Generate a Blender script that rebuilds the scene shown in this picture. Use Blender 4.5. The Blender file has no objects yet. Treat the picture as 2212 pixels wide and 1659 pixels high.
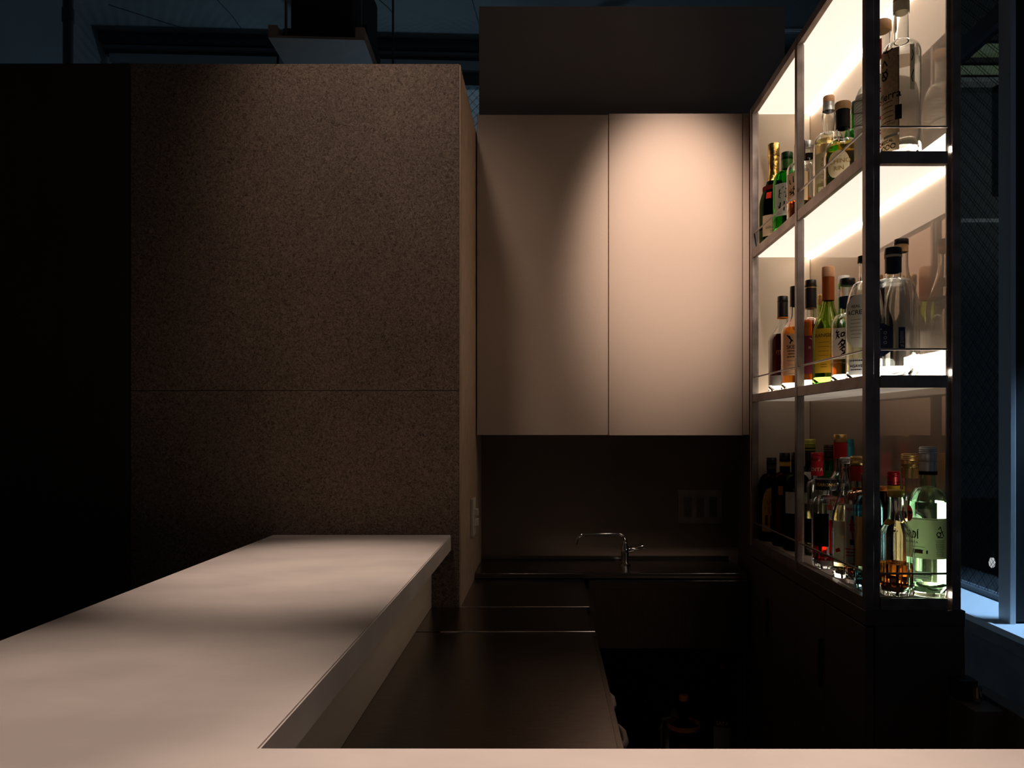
import bpy, bmesh, math, random
from mathutils import Vector, Matrix
PI = math.pi
random.seed(7)
C = bpy.context.scene.collection
scene = bpy.context.scene

# ------------------------------------------------------------------ camera, world, light, exposure
F = 1620.0            # focal length in pixels of the 2212 px frame
CAMZ = 1.32
cam_d = bpy.data.cameras.new('camera'); cam = bpy.data.objects.new('camera', cam_d); C.objects.link(cam)
cam.location = (0, 0, CAMZ); cam.rotation_euler = (PI/2, 0, 0)
cam_d.sensor_width = 36; cam_d.lens = F/2212*36
cam_d.shift_x = -(1180-1106)/2212; cam_d.shift_y = (927-829.5)/2212
cam_d.clip_start = 0.02
scene.camera = cam
scene.view_settings.view_transform = 'Standard'; scene.view_settings.look = 'None'
scene.view_settings.gamma = 1; scene.view_settings.use_curve_mapping = False
scene.view_settings.exposure = 0.0
w = bpy.data.worlds.new('dusk_sky'); scene.world = w; w.use_nodes = True
w.node_tree.nodes['Background'].inputs[0].default_value = (0.42, 0.62, 0.80, 1)
w.node_tree.nodes['Background'].inputs[1].default_value = 0.15

def spot(name, loc, target, power, angle, blend=0.6, size=0.03, col=(1.0, 0.79, 0.67)):
    l = bpy.data.lights.new(name, 'SPOT'); l.energy = power; l.spot_size = math.radians(angle)
    l.spot_blend = blend; l.shadow_soft_size = size; l.color = col
    o = bpy.data.objects.new(name, l); C.objects.link(o); o.location = loc
    o.rotation_euler = (Vector(target)-Vector(loc)).to_track_quat('-Z', 'Y').to_euler()
    return o
spot('spot_light_cabinet', (0.42, 1.40, 3.26), (0.395, 2.40, 1.93), 300, 24.5, 1.0, 0.05)
spot('spot_light_block', (-0.48, 1.28, 3.2), (-0.45, 1.98, 2.14), 33, 45, 1.0, 0.10)
spot('spot_light_bar_far', (-0.46, 1.58, 3.2), (-0.46, 1.49, 1.04), 158, 24.5, 1.0)
spot('spot_light_bar_left', (-0.54, 0.66, 3.2), (-0.52, 0.69, 1.04), 112, 25.5, 1.0)
spot('spot_light_bar_front', (0.02, 0.42, 3.2), (0.15, 0.50, 1.04), 240, 30, 1.0)
def area(name, loc, target, power, sx, sy, col):
    l = bpy.data.lights.new(name, 'AREA'); l.energy = power; l.shape = 'RECTANGLE'; l.size = sx; l.size_y = sy; l.color = col
    o = bpy.data.objects.new(name, l); C.objects.link(o); o.location = loc
    o.rotation_euler = (Vector(target)-Vector(loc)).to_track_quat('-Z', 'Y').to_euler()
spot('sill_fill_outside', (1.75, 1.96, 1.75), (1.27, 2.14, 0.8), 320, 60, 0.5, 0.08, (0.42, 0.70, 1.0))  # added blue spot that brightens the sill in place of sky light
spot('dusk_light_far_window', (-0.9, 4.9, 1.5), (-0.9, 2.7, 3.1), 40, 120, 1.0, 0.05, (0.40, 0.68, 0.95))
spot('facade_fill', (3.3, 3.2, 2.4), (2.9, 4.6, 3.3), 50, 100, 1.0, 0.05, (0.9, 1.0, 0.85))  # added fill light so the facade louvres show

# ------------------------------------------------------------------ materials
def principled(name, col, rough=0.5, metal=0.0, spec=0.5, trans=0.0, ior=1.45, emit=None, es=0.0):
    m = bpy.data.materials.new(name); m.use_nodes = True
    b = m.node_tree.nodes['Principled BSDF']
    b.inputs['Base Color'].default_value = (*col, 1); b.inputs['Roughness'].default_value = rough
    b.inputs['Metallic'].default_value = metal; b.inputs['Specular IOR Level'].default_value = spec
    b.inputs['Transmission Weight'].default_value = trans; b.inputs['IOR'].default_value = ior
    if emit:
        b.inputs['Emission Color'].default_value = (*emit, 1); b.inputs['Emission Strength'].default_value = es
    return m
def N(m, t, **kw):
    n = m.node_tree.nodes.new(t)
    for k, v in kw.items():
        if hasattr(n, k): setattr(n, k, v)
        else: n.inputs[k].default_value = v
    return n
def L(m, a, b): m.node_tree.links.new(a, b)
def noisy(name, c1, c2, scale=6, detail=6, rough=0.6, metal=0.0, bump=0.0, stretch=(1, 1, 1), spec=0.5, lo=0.35, hi=0.65, bscale=None):
    m = principled(name, c1, rough, metal, spec); b = m.node_tree.nodes['Principled BSDF']
    tc = N(m, 'ShaderNodeTexCoord'); mp = N(m, 'ShaderNodeMapping'); mp.inputs['Scale'].default_value = stretch
    L(m, tc.outputs['Object'], mp.inputs['Vector'])
    n = N(m, 'ShaderNodeTexNoise'); n.inputs['Scale'].default_value = scale; n.inputs['Detail'].default_value = detail
    L(m, mp.outputs[0], n.inputs['Vector'])
    r = N(m, 'ShaderNodeValToRGB'); r.color_ramp.elements[0].position = lo; r.color_ramp.elements[1].position = hi
    r.color_ramp.elements[0].color = (*c1, 1); r.color_ramp.elements[1].color = (*c2, 1)
    L(m, n.outputs['Fac'], r.inputs[0]); L(m, r.outputs[0], b.inputs['Base Color'])
    if bump:
        n2 = N(m, 'ShaderNodeTexNoise'); n2.inputs['Scale'].default_value = bscale or scale*4; n2.inputs['Detail'].default_value = 4
        L(m, mp.outputs[0], n2.inputs['Vector'])
        bp = N(m, 'ShaderNodeBump'); bp.inputs['Strength'].default_value = bump; bp.inputs['Distance'].default_value = 0.003
        L(m, n2.outputs['Fac'], bp.inputs['Height']); L(m, bp.outputs[0], b.inputs['Normal'])
    return m
M = {}
M['plaster'] = noisy('bar_plaster', (0.50, 0.44, 0.40), (0.60, 0.53, 0.48), 5, 8, 0.5, bump=0.12, stretch=(1, 1.6, 1), bscale=60, spec=0.35)
M['riser'] = noisy('riser_board', (0.50, 0.42, 0.33), (0.56, 0.47, 0.37), 9, 4, 0.55, stretch=(1, .3, 3), spec=0.3)
M['door'] = noisy('cabinet_laminate', (0.47, 0.36, 0.285), (0.49, 0.378, 0.30), 400, 2, 0.45, spec=0.35)
M['carcase'] = principled('carcase_black', (0.02, 0.017, 0.015), 0.7)
M['partition'] = noisy('partition_paint', (0.36, 0.295, 0.26), (0.38, 0.31, 0.275), 3, 4, 0.55)
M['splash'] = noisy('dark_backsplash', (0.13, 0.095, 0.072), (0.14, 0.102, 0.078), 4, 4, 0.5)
M['dark_panel'] = noisy('dark_stained_panel', (0.034, 0.024, 0.017), (0.042, 0.030, 0.021), 5, 4, 0.6, stretch=(4, 4, .5))
M['steel_frame'] = noisy('raw_steel', (0.20, 0.165, 0.15), (0.34, 0.29, 0.27), 18, 8, 0.42, metal=0.55, stretch=(1, 1, 1), bump=0.05)
M['steel_top'] = noisy('brushed_stainless', (0.22, 0.20, 0.185), (0.30, 0.27, 0.25), 30, 5, 0.17, metal=1.0, stretch=(1, 14, 14), bump=0.10)
M['steel_front'] = noisy('brushed_stainless_front', (0.20, 0.18, 0.17), (0.27, 0.24, 0.22), 30, 5, 0.2, metal=1.0, stretch=(14, 1, .6), bump=0.05)
M['chrome'] = principled('chrome', (0.75, 0.72, 0.70), 0.08, 1.0)
M['aluminium'] = principled('window_aluminium', (0.60, 0.62, 0.64), 0.38, 0.35)
M['dark_alu'] = principled('dark_window_frame', (0.10, 0.11, 0.12), 0.5, 0.3)
M['concrete'] = noisy('concrete_ceiling', (0.17, 0.18, 0.18), (0.27, 0.28, 0.27), 2.2, 9, 0.8, bump=0.5, bscale=14)
M['wall_grey'] = noisy('grey_wall_paint', (0.30, 0.32, 0.33), (0.34, 0.36, 0.37), 2, 5, 0.7)
M['floor'] = noisy('dark_floor', (0.03, 0.027, 0.025), (0.045, 0.04, 0.037), 5, 6, 0.5)
M['black'] = principled('matt_black', (0.006, 0.006, 0.006), 0.6)
M['blackgloss'] = principled('black_plastic', (0.008, 0.008, 0.009), 0.3)
M['base_cab'] = noisy('dark_base_laminate', (0.10, 0.080, 0.066), (0.11, 0.088, 0.073), 6, 4, 0.45)
M['tray'] = noisy('tray_board', (0.36, 0.27, 0.21), (0.40, 0.30, 0.235), 20, 4, 0.6)
M['outside_dark'] = noisy('outside_facade', (0.018, 0.019, 0.02), (0.032, 0.033, 0.034), 1.2, 5, 0.8)
M['outside_green'] = principled('outside_louvre', (0.35, 0.40, 0.22), 0.7)
M['outside_grey'] = principled('outside_blinds', (0.22, 0.22, 0.22), 0.7)
M['sill'] = principled('painted_sill', (0.62, 0.64, 0.66), 0.45)
M['stone'] = noisy('stone_ledge', (0.12, 0.11, 0.11), (0.18, 0.17, 0.16), 12, 6, 0.7)
M['shelf_wall'] = noisy('shelf_end_panel', (0.55, 0.45, 0.35), (0.57, 0.47, 0.37), 12, 3, 0.5)
M['switch'] = principled('switch_plastic', (0.62, 0.55, 0.48), 0.45)
M['pipe'] = principled('painted_pipe', (0.10, 0.095, 0.09), 0.5)
M['gate'] = noisy('gate_board', (0.17, 0.125, 0.10), (0.19, 0.14, 0.115), 10, 4, 0.55)
M['white_plastic'] = principled('white_plastic', (0.75, 0.72, 0.68), 0.4)

def chipboard():
    m = principled('pressed_chipboard', (0.20, 0.14, 0.1), 0.62, 0, 0.35); b = m.node_tree.nodes['Principled BSDF']
    tc = N(m, 'ShaderNodeTexCoord')
    wz = N(m, 'ShaderNodeTexNoise'); wz.inputs['Scale'].default_value = 90; wz.inputs['Detail'].default_value = 2
    L(m, tc.outputs['Object'], wz.inputs['Vector'])
    mx = N(m, 'ShaderNodeVectorMath', operation='MULTIPLY_ADD'); L(m, wz.outputs['Color'], mx.inputs[0]); mx.inputs[1].default_value = (.03, .03, .03)
    L(m, tc.outputs['Object'], mx.inputs[2])
    n1 = N(m, 'ShaderNodeTexNoise'); n1.inputs['Scale'].default_value = 190; n1.inputs['Detail'].default_value = 5; n1.inputs['Roughness'].default_value = .62
    L(m, mx.outputs[0], n1.inputs['Vector'])
    n2 = N(m, 'ShaderNodeTexNoise'); n2.inputs['Scale'].default_value = 3.0; n2.inputs['Detail'].default_value = 4
    L(m, tc.outputs['Object'], n2.inputs['Vector'])
    v = N(m, 'ShaderNodeTexVoronoi'); v.inputs['Scale'].default_value = 120; L(m, mx.outputs[0], v.inputs['Vector'])
    r = N(m, 'ShaderNodeValToRGB'); e = r.color_ramp.elements
    e[0].position = .36; e[0].color = (.055, .034, .023, 1); e[1].position = .62; e[1].color = (.27, .195, .145, 1)
    k = e.new(.47); k.color = (.155, .107, .078, 1)
    L(m, n1.outputs['Fac'], r.inputs[0])
    sp = N(m, 'ShaderNodeMath', operation='LESS_THAN'); L(m, v.outputs['Distance'], sp.inputs[0]); sp.inputs[1].default_value = .16
    mixs = N(m, 'ShaderNodeMixRGB'); mixs.blend_type = 'MIX'; L(m, sp.outputs[0], mixs.inputs[0]); L(m, r.outputs[0], mixs.inputs[1]); mixs.inputs[2].default_value = (.055, .034, .024, 1)
    mr = N(m, 'ShaderNodeMapRange'); mr.inputs['From Min'].default_value = .3; mr.inputs['From Max'].default_value = .7; mr.inputs['To Min'].default_value = .82; mr.inputs['To Max'].default_value = 1.12
    L(m, n2.outputs['Fac'], mr.inputs['Value'])
    mul = N(m, 'ShaderNodeVectorMath', operation='SCALE'); L(m, mixs.outputs[0], mul.inputs[0]); L(m, mr.outputs[0], mul.inputs['Scale'])
    L(m, mul.outputs[0], b.inputs['Base Color'])
    bp = N(m, 'ShaderNodeBump'); bp.inputs['Strength'].default_value = .35; bp.inputs['Distance'].default_value = .002
    L(m, n1.outputs['Fac'], bp.inputs['Height']); L(m, bp.outputs[0], b.inputs['Normal'])
    return m
M['chipboard'] = chipboard()
M['block_side'] = noisy('pressed_board_side', (0.36, 0.25, 0.17), (0.46, 0.33, 0.235), 60, 6, 0.6, stretch=(1, 1, .35), bump=.2, bscale=150)

def lacquer_mirror():
    m = bpy.data.materials.new('reflective_back_panel'); m.use_nodes = True; nt = m.node_tree; nt.nodes.clear()
    o = N(m, 'ShaderNodeOutputMaterial'); mx = N(m, 'ShaderNodeMixShader'); mx.inputs[0].default_value = .42
    d = N(m, 'ShaderNodeBsdfDiffuse'); d.inputs[0].default_value = (.24, .19, .155, 1)
    g = N(m, 'ShaderNodeBsdfGlossy'); g.inputs[0].default_value = (.92, .80, .68, 1); g.inputs['Roughness'].default_value = .02
    h = N(m, 'ShaderNodeBsdfGlossy'); h.inputs[0].default_value = (.75, .66, .57, 1); h.inputs['Roughness'].default_value = .45
    m2 = N(m, 'ShaderNodeMixShader'); m2.inputs[0].default_value = .30
    L(m, d.outputs[0], mx.inputs[1]); L(m, g.outputs[0], mx.inputs[2]); L(m, mx.outputs[0], m2.inputs[1]); L(m, h.outputs[0], m2.inputs[2]); L(m, m2.outputs[0], o.inputs[0])
    return m
M['mirror'] = lacquer_mirror()

def glow(name, col, strength):
    m = bpy.data.materials.new(name); m.use_nodes = True; nt = m.node_tree; nt.nodes.clear()
    o = N(m, 'ShaderNodeOutputMaterial'); a = N(m, 'ShaderNodeAddShader')
    d = N(m, 'ShaderNodeBsdfDiffuse'); d.inputs[0].default_value = (.7, .66, .6, 1)
    e = N(m, 'ShaderNodeEmission'); e.inputs[0].default_value = (*col, 1); e.inputs[1].default_value = strength
    L(m, d.outputs[0], a.inputs[0]); L(m, e.outputs[0], a.inputs[1]); L(m, a.outputs[0], o.inputs[0])
    return m
WARM = (1.0, .80, .60)
M['glow_down'] = glow('lit_diffuser_underside', (1.0, .84, .70), .95)
M['glow_up'] = glow('lit_diffuser_top', (1.0, .84, .68), 2.8)
M['led'] = glow('led_strip', (1.0, .86, .70), 14.0)
M['patch'] = glow('added_back_glow', (1.0, .88, .76), 9.0)  # emission for the added glow behind the bottles
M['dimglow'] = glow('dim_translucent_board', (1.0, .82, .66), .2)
M['led_spot'] = glow('led_spot', (1.0, .90, .72), 60.0)
M['bulb'] = glow('outside_bulb', (1.0, .97, .9), 1.5)

def glass(name, col=(0.97, 0.985, 0.975), rough=0.0, ior=1.47):
    m = bpy.data.materials.new(name); m.use_nodes = True; nt = m.node_tree; nt.nodes.clear()
    o = N(m, 'ShaderNodeOutputMaterial'); g = N(m, 'ShaderNodeBsdfGlass')
    g.inputs['Color'].default_value = (*col, 1); g.inputs['Roughness'].default_value = rough; g.inputs['IOR'].default_value = ior
    L(m, g.outputs[0], o.inputs[0]); return m
G = dict(clear=glass('clear_glass', (.98, .99, .985)), green=glass('green_glass', (.30, .72, .30)), dkgreen=glass('dark_green_glass', (.16, .26, .11)),
         brown=glass('brown_glass', (.20, .09, .04)), blue=glass('pale_blue_glass', (.60, .88, .95)), mint=glass('mint_glass', (.86, .97, .885)),
         frost=glass('frosted_white_glass', (.95, .95, .93), .35), lime=glass('lime_green_glass', (.78, .88, .55)))
Q = {}
def liquid(key, col): Q[key] = glass('liquid_'+key, col, 0.0, 1.34)
liquid('water', (.99, .99, .98)); liquid('gold', (.98, .80, .38)); liquid('amber', (.96, .56, .20)); liquid('orange', (.95, .42, .12))
liquid('maroon', (.15, .018, .012)); liquid('red', (.80, .10, .05)); liquid('lime', (.80, .90, .25)); liquid('rose', (.98, .62, .45)); Q['clearwater'] = glass('liquid_clearwater', (.995, .995, .99), 0.0, 1.07); Q['rum'] = glass('liquid_rum', (.93, .99, .93), 0.0, 1.10)
liquid('pale', (.99, .93, .72))

def paper(key, col, rough=.7, trans=.35):
    m = bpy.data.materials.new(key); m.use_nodes = True; nt = m.node_tree; nt.nodes.clear()
    o = N(m, 'ShaderNodeOutputMaterial'); mx = N(m, 'ShaderNodeMixShader'); mx.inputs[0].default_value = trans
    d = N(m, 'ShaderNodeBsdfDiffuse'); d.inputs[0].default_value = (*col, 1)
    t = N(m, 'ShaderNodeBsdfTranslucent'); t.inputs[0].default_value = (*col, 1)
    L(m, d.outputs[0], mx.inputs[1]); L(m, t.outputs[0], mx.inputs[2]); L(m, mx.outputs[0], o.inputs[0]); return m
P = dict(white=paper('white_paper', (.86, .84, .78)), cream=paper('cream_paper', (.85, .74, .52)), kraft=noisy('kraft_paper', (.42, .29, .15), (.55, .40, .23), 160, 4, .8),
         black=paper('black_ink', (.012, .011, .010), trans=.02), navy=paper('navy_ink', (.03, .045, .10), trans=.05), red=paper('red_ink', (.62, .04, .025), trans=.15),
         yellow=paper('yellow_paper', (.85, .50, .05)), gold=principled('gold_ink', (.80, .52, .18), .35, .8), grey=paper('grey_paper', (.55, .56, .56)),
         dkred=paper('dark_red_paper', (.10, .012, .01), trans=.05), orange=paper('orange_paper', (.85, .28, .05)), wine=paper('plum_paper', (.16, .03, .05), trans=.1),
         silver=paper('silver_grey_paper', (.62, .60, .56)), tan=paper('tan_paper', (.78, .56, .36)), greenp=paper('green_paper', (.05, .16, .05), trans=.1))
K = dict(black=principled('cap_black', (.012, .011, .012), .35), gold=noisy('foil_gold', (.65, .38, .07), (.95, .70, .25), 90, 4, .25, metal=1, bump=.9, bscale=70),
         goldcap=principled('cap_gold', (.72, .48, .18), .3, .9), cork=noisy('cork', (.50, .28, .12), (.68, .42, .20), 120, 4, .8),
         wood=noisy('wood_stopper', (.55, .30, .13), (.66, .38, .18), 20, 5, .55, stretch=(6, 6, 1)), red=principled('cap_red', (.42, .012, .02), .3, .3),
         lime=principled('cap_lime', (.55, .55, .10), .35, .4), white=principled('cap_white', (.80, .78, .74), .4), orange=principled('cap_orange', (.72, .24, .05), .4, .3),
         copper=principled('capsule_copper', (.55, .14, .03), .32, .55), silver=principled('cap_silver', (.68, .70, .70), .3, .6), navy=principled('cap_navy', (.015, .022, .045), .4),
         teal=principled('cap_teal', (.02, .16, .20), .35, .4), green=principled('cap_green', (.01, .045, .015), .35), greenwrap=principled('wrap_green', (.06, .16, .03), .35, .3),
         brown=principled('cap_brown', (.05, .02, .012), .4), yellow=principled('cap_yellow', (.80, .55, .06), .4), peach=principled('cap_peach', (.80, .42, .22), .5))

# ------------------------------------------------------------------ mesh helpers
LOC = {}
def obj(name, bm, mat, parent=None, smooth=False, weld=False):
    me = bpy.data.meshes.new(name)
    if weld: bmesh.ops.remove_doubles(bm, verts=bm.verts, dist=1e-6)
    bm.normal_update()
    if parent is not None:
        off = LOC.get(parent.name, Vector((0, 0, 0)))
        for v in bm.verts: v.co -= off
    bm.to_mesh(me); bm.free()
    o = bpy.data.objects.new(name, me); C.objects.link(o)
    me.materials.append(mat)
    if smooth:
        for p in me.polygons: p.use_smooth = True
        try: me.set_sharp_from_angle(angle=math.radians(40))
        except Exception: pass
    if parent is not None:
        o.parent = parent; LOC[o.name] = LOC.get(parent.name, Vector((0, 0, 0)))
    return o
def thing(name, label, cat, loc=(0, 0, 0), rotz=0, group=None):
    o = bpy.data.objects.new(name, None); C.objects.link(o); o.location = loc; o.rotation_euler = (0, 0, rotz); o.empty_display_size = .05
    LOC[o.name] = Vector(loc); tag(o, label, cat, group); return o
def tag(o, label, cat, group=None):
    o['label'] = label; o['category'] = cat
    if group: o['group'] = group
    return o
def abox(bm, x0, x1, y0, y1, z0, z1, bev=0, seg=2):
    r = bmesh.ops.create_cube(bm, size=1)
    vs = r['verts']
    for v in vs:
        v.co = Vector((x0+(v.co.x+.5)*(x1-x0), y0+(v.co.y+.5)*(y1-y0), z0+(v.co.z+.5)*(z1-z0)))
    if bev:
        es = list({e for v in vs for e in v.link_edges})
        bmesh.ops.bevel(bm, geom=es, offset=bev, segments=seg, affect='EDGES', profile=.7)
def box(name, x0, x1, y0, y1, z0, z1, mat, parent=None, bev=0, seg=2):
    bm = bmesh.new(); abox(bm, x0, x1, y0, y1, z0, z1, bev, seg); return obj(name, bm, mat, parent)
def struct(o): o['kind'] = 'structure'; return o
def yaw_bm(bm, piv, a):
    R = Matrix.Rotation(a, 4, 'Z')
    for v in bm.verts:
        v.co = Vector(piv) + (R @ (v.co-Vector(piv)))
def atube(bm, pts, r, seg=12, cap=True):
    pts = [Vector(p) for p in pts]; rings = []
    rs = r if isinstance(r, (list, tuple)) else [r]*len(pts)
    up = Vector((0, 0, 1))
    for i, p in enumerate(pts):
        d = (pts[min(i+1, len(pts)-1)]-pts[max(i-1, 0)]).normalized()
        a = d.cross(up)
        if a.length < .05: a = d.cross(Vector((0, 1, 0)))
        a.normalize(); b = d.cross(a).normalized()
        rings.append([bm.verts.new(p+a*math.cos(2*PI*k/seg)*rs[i]+b*math.sin(2*PI*k/seg)*rs[i]) for k in range(seg)])
    for i in range(len(rings)-1):
        for k in range(seg): bm.faces.new((rings[i][k], rings[i][(k+1) % seg], rings[i+1][(k+1) % seg], rings[i+1][k]))
    if cap: bm.faces.new(rings[0][::-1]); bm.faces.new(rings[-1])
def tube(name, pts, r, mat, parent=None, seg=12):
    bm = bmesh.new(); atube(bm, pts, r, seg); bmesh.ops.recalc_face_normals(bm, faces=bm.faces); return obj(name, bm, mat, parent, True)
def lathe(bm, prof, seg=40, cross=None, capb=True, capt=True):
    rings = []
    for (r, z) in prof:
        ring = []
        for k in range(seg):
            a = 2*PI*k/seg
            rr = r*(cross(a, z) if cross else 1)
            ring.append(bm.verts.new((rr*math.sin(a), -rr*math.cos(a), z)))
        rings.append(ring)
    for i in range(len(rings)-1):
        for k in range(seg): bm.faces.new((rings[i][k], rings[i][(k+1) % seg], rings[i+1][(k+1) % seg], rings[i+1][k]))
    if capb: bm.faces.new(rings[0][::-1])
    if capt: bm.faces.new(rings[-1])
    bmesh.ops.recalc_face_normals(bm, faces=bm.faces)

# ------------------------------------------------------------------ lettering
def text_geo(s, size, bold=0.0, shear=0.0, cond=1.0):
    cu = bpy.data.curves.new('t', 'FONT'); cu.body = s; cu.size = size; cu.align_x = 'CENTER'; cu.align_y = 'CENTER'
    cu.offset = bold*size; cu.shear = shear; cu.resolution_u = 3
    o = bpy.data.objects.new('t', cu); me = bpy.data.meshes.new_from_object(o)
    vs = [(v.co.x*cond, v.co.y) for v in me.vertices]; fs = [tuple(p.vertices) for p in me.polygons]
    bpy.data.objects.remove(o); bpy.data.curves.remove(cu); bpy.data.meshes.remove(me)
    return vs, fs
def bars(n, wd, gap, th, seed=0):
    """rows of tiny unreadable print as short dashes"""
    rnd = random.Random(seed); vs = []; fs = []
    for i in range(n):
        y = -i*gap; x = -wd/2*rnd.uniform(.7, 1); xe = -x
        while x < xe:
            l = min(rnd.uniform(.0012, .0035), xe-x); b = len(vs)
            vs += [(x, y), (x+l, y), (x+l, y+th), (x, y+th)]; fs.append((b, b+1, b+2, b+3)); x += l+.0007
    return vs, fs
def strokes(lines, wd):
    """brush strokes: each a list of points, thickened"""
    vs = []; fs = []
    for ln in lines:
        n = len(ln)
        for i in range(n-1):
            (x0, y0), (x1, y1) = ln[i][:2], ln[i+1][:2]
            w0 = wd*(ln[i][2] if len(ln[i]) > 2 else 1); w1 = wd*(ln[i+1][2] if len(ln[i+1]) > 2 else 1)
            dx, dy = x1-x0, y1-y0; l = math.hypot(dx, dy) or 1; nx, ny = -dy/l, dx/l
            b = len(vs); vs += [(x0+nx*w0, y0+ny*w0), (x0-nx*w0, y0-ny*w0), (x1-nx*w1, y1-ny*w1), (x1+nx*w1, y1+ny*w1)]; fs.append((b, b+1, b+2, b+3))
    return vs, fs

# ------------------------------------------------------------------ bottles
def bottle(label, x, y, zb, H, R, nr=.0135, zs=None, zn=None, shape='round', gl='clear', liq=None, lev=.5,
           cap=('black', .018, .0145), capsule=None, bands=(), labels=(), cross=None, turn=0.0, name='liquor_bottle', group=None, bulge=0, threads=False, taper=1.0, neckshow=None):
    """a hollow glass bottle: body (> stopper, capsule, liquid, labels > lettering)"""
    if zb > .9: x = min(x, .8258-R)
    zs = zs or H*.58; zn = zn or H*.74; ch = cap[1]; top = H-ch*.75
    phi = -math.atan2(x, y) + math.radians(turn)
    root = thing(name, label, 'bottle', (x, y, zb), phi, group); LOC[root.name] = Vector((0, 0, 0))
    def prof(z):
        if z < .006: return R*taper*(.90+.10*math.sqrt(max(0, z/.006)))
        if z < zs: return R*(taper+(1-taper)*(z/zs))
        if z < zn:
            t = (z-zs)/(zn-zs)
            if shape == 'round': f = math.sqrt(max(0, 1-t**2.2))
            elif shape == 'slope': f = .5+.5*math.cos(PI*t)
            elif shape == 'square': f = max(0, 1-t**4)**.5
            else: f = (1-t)**1.5
            return nr+(R-nr)*f
        t = (z-zn)/max(1e-6, top-zn)
        return nr+bulge*math.sin(PI*min(1, t*1.1))**2 if z < top-.004 else nr*1.08
    cf = (lambda a, z: 1+(cross(a)-1)*max(0, min(1, (prof(z)-nr)/(R-nr)*1.4))) if cross else None
    zz = [0, .001, .003, .006, .02]+[zs*k/6 for k in range(1, 7)]+[zs+(zn-zs)*k/12 for k in range(1, 13)]+[zn+(top-zn)*k/6 for k in range(1, 6)]+[top-.0042, top-.0038, top]
    zz = sorted(set(round(z, 5) for z in zz))
    outer = [(prof(z), z) for z in zz]
    wall = .0026
    inner = [(max(.002, prof(max(z, .02))-wall), z) for z in [top, top-.004]+[z for z in reversed(zz) if .010 < z < top-.005]]+[(R*taper*.55, .0085), (.0005, .011)]
    bm = bmesh.new(); lathe(bm, [(.0005, .0022)]+outer+inner, 44, cf)
    body = obj('glass_body', bm, G[gl] if isinstance(gl, str) else gl, root, True)
    if liq:
        zl = H*lev; pz = [z for z in zz if .011 < z < zl]
        bm = bmesh.new(); lathe(bm, [(R*taper*.45, .0125)]+[(prof(max(z, .02))-wall-.0005, max(z, .0135)) for z in pz]+[(prof(zl)-wall-.0005, zl)], 44, cf)
        obj('liquid', bm, Q[liq], root, True)
    if cap:
        cr = cap[2]; bm = bmesh.new(); z0 = H-ch
        pr = [(cr*.97, z0), (cr, z0+.001)]
        if threads:
            for k in range(3):
                zc = z0+ch*.55+k*ch*.13; pr += [(cr, zc), (cr*1.05, zc+ch*.03), (cr*1.05, zc+ch*.06), (cr, zc+ch*.09)]
        pr += [(cr, H-.0016), (cr*.93, H)]
        lathe(bm, pr, 32); obj('stopper' if cap[0] in ('wood', 'cork', 'peach') else 'cap', bm, K[cap[0]], root, True)
    if capsule:    # material, length below the cap, radius
        bm = bmesh.new(); z1 = H-ch-.0006; z0 = z1-capsule[1]
        k = 8; pr = [(max(capsule[2], prof(z0+(z1-z0)*i/k)+.0007), z0+(z1-z0)*i/k) for i in range(k+1)]
        lathe(bm, pr, 32); 
        # hollow it: an open sleeve
        caps = [f for f in bm.faces if len(f.verts) > 4]; bmesh.ops.delete(bm, geom=caps, context='FACES_ONLY')
        obj('capsule', bm, K[capsule[0]], root, True)
    for (bmn, z0, z1, extra) in bands:
        bm = bmesh.new(); pr = [(max(prof(z0), prof(z1))+extra, z0), (max(prof(z0), prof(z1))+extra, z1)]
        lathe(bm, pr, 32, None, False, False); obj('neck_band', bm, P.get(bmn) or K[bmn], root, True)
    def surf(a, z, off):
        r = (prof(z)*(cf(a, z) if cf else 1))+off
        return Vector((r*math.sin(a), -r*math.cos(a), z))
    for lb in labels:
        a0 = math.radians(lb.get('a', 0)); wd = lb['w']/2; z0, z1 = lb['z']; shp = lb.get('shape', 'rect')
        nu, nv = 14, 14; bm = bmesh.new(); rows = []
        for j in range(nv+1):
            v = j/nv; t = 2*v-1
            e = {'rect': 1, 'ellipse': math.sqrt(max(.0004, 1-t*t)), 'arch': 1 if v < .5 else math.sqrt(max(.0004, 1-((v-.5)*2)**2)),
                 'hex': min(1, (1-abs(t))*2+.35), 'diamondtop': min(1, .25+(1-v)*2.2)}[shp]
            z = z0+(z1-z0)*v
            rows.append([bm.verts.new(surf(a0+(2*i/nu-1)*wd*e/max(.01, prof(z)), z, .0007)) for i in range(nu+1)])
        for j in range(nv):
            for i in range(nu): bm.faces.new((rows[j][i], rows[j][i+1], rows[j+1][i+1], rows[j+1][i]))
        lo = obj('paper_label', bm, P[lb['m']], root, True)
        lo['label'] = lb.get('l', 'paper label on the bottle')
        inks = {}
        for t in lb.get('t', ()):    # (ink, kind, payload, du, z)
            inks.setdefault(t[0], []).append(t)
        for ink, ts in inks.items():
            bm = bmesh.new()
            for (_, kind, pay, du, z) in ts:
                if kind == 'text': vs, fs = text_geo(*pay)
                elif kind == 'bars': vs, fs = bars(*pay)
                elif kind == 'stroke': vs, fs = strokes(*pay)
                bv = [bm.verts.new(surf(a0+(px+du)/max(.01, prof(z+pz)), z+pz, .0013)) for (px, pz) in vs]
                for f in fs:
                    try: bm.faces.new([bv[i] for i in f])
                    except ValueError: pass
            obj('lettering', bm, P[ink], lo)
    return root

def sq(n=5):      # squarish plan
    return lambda a: 1/((abs(math.cos(a))**n+abs(math.sin(a))**n)**(1/n))
def flute(k, d): return lambda a: 1-d*abs(math.sin(a*k/2))
def ribs(k, d): return lambda a: 1+d*math.cos(a*k)

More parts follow.
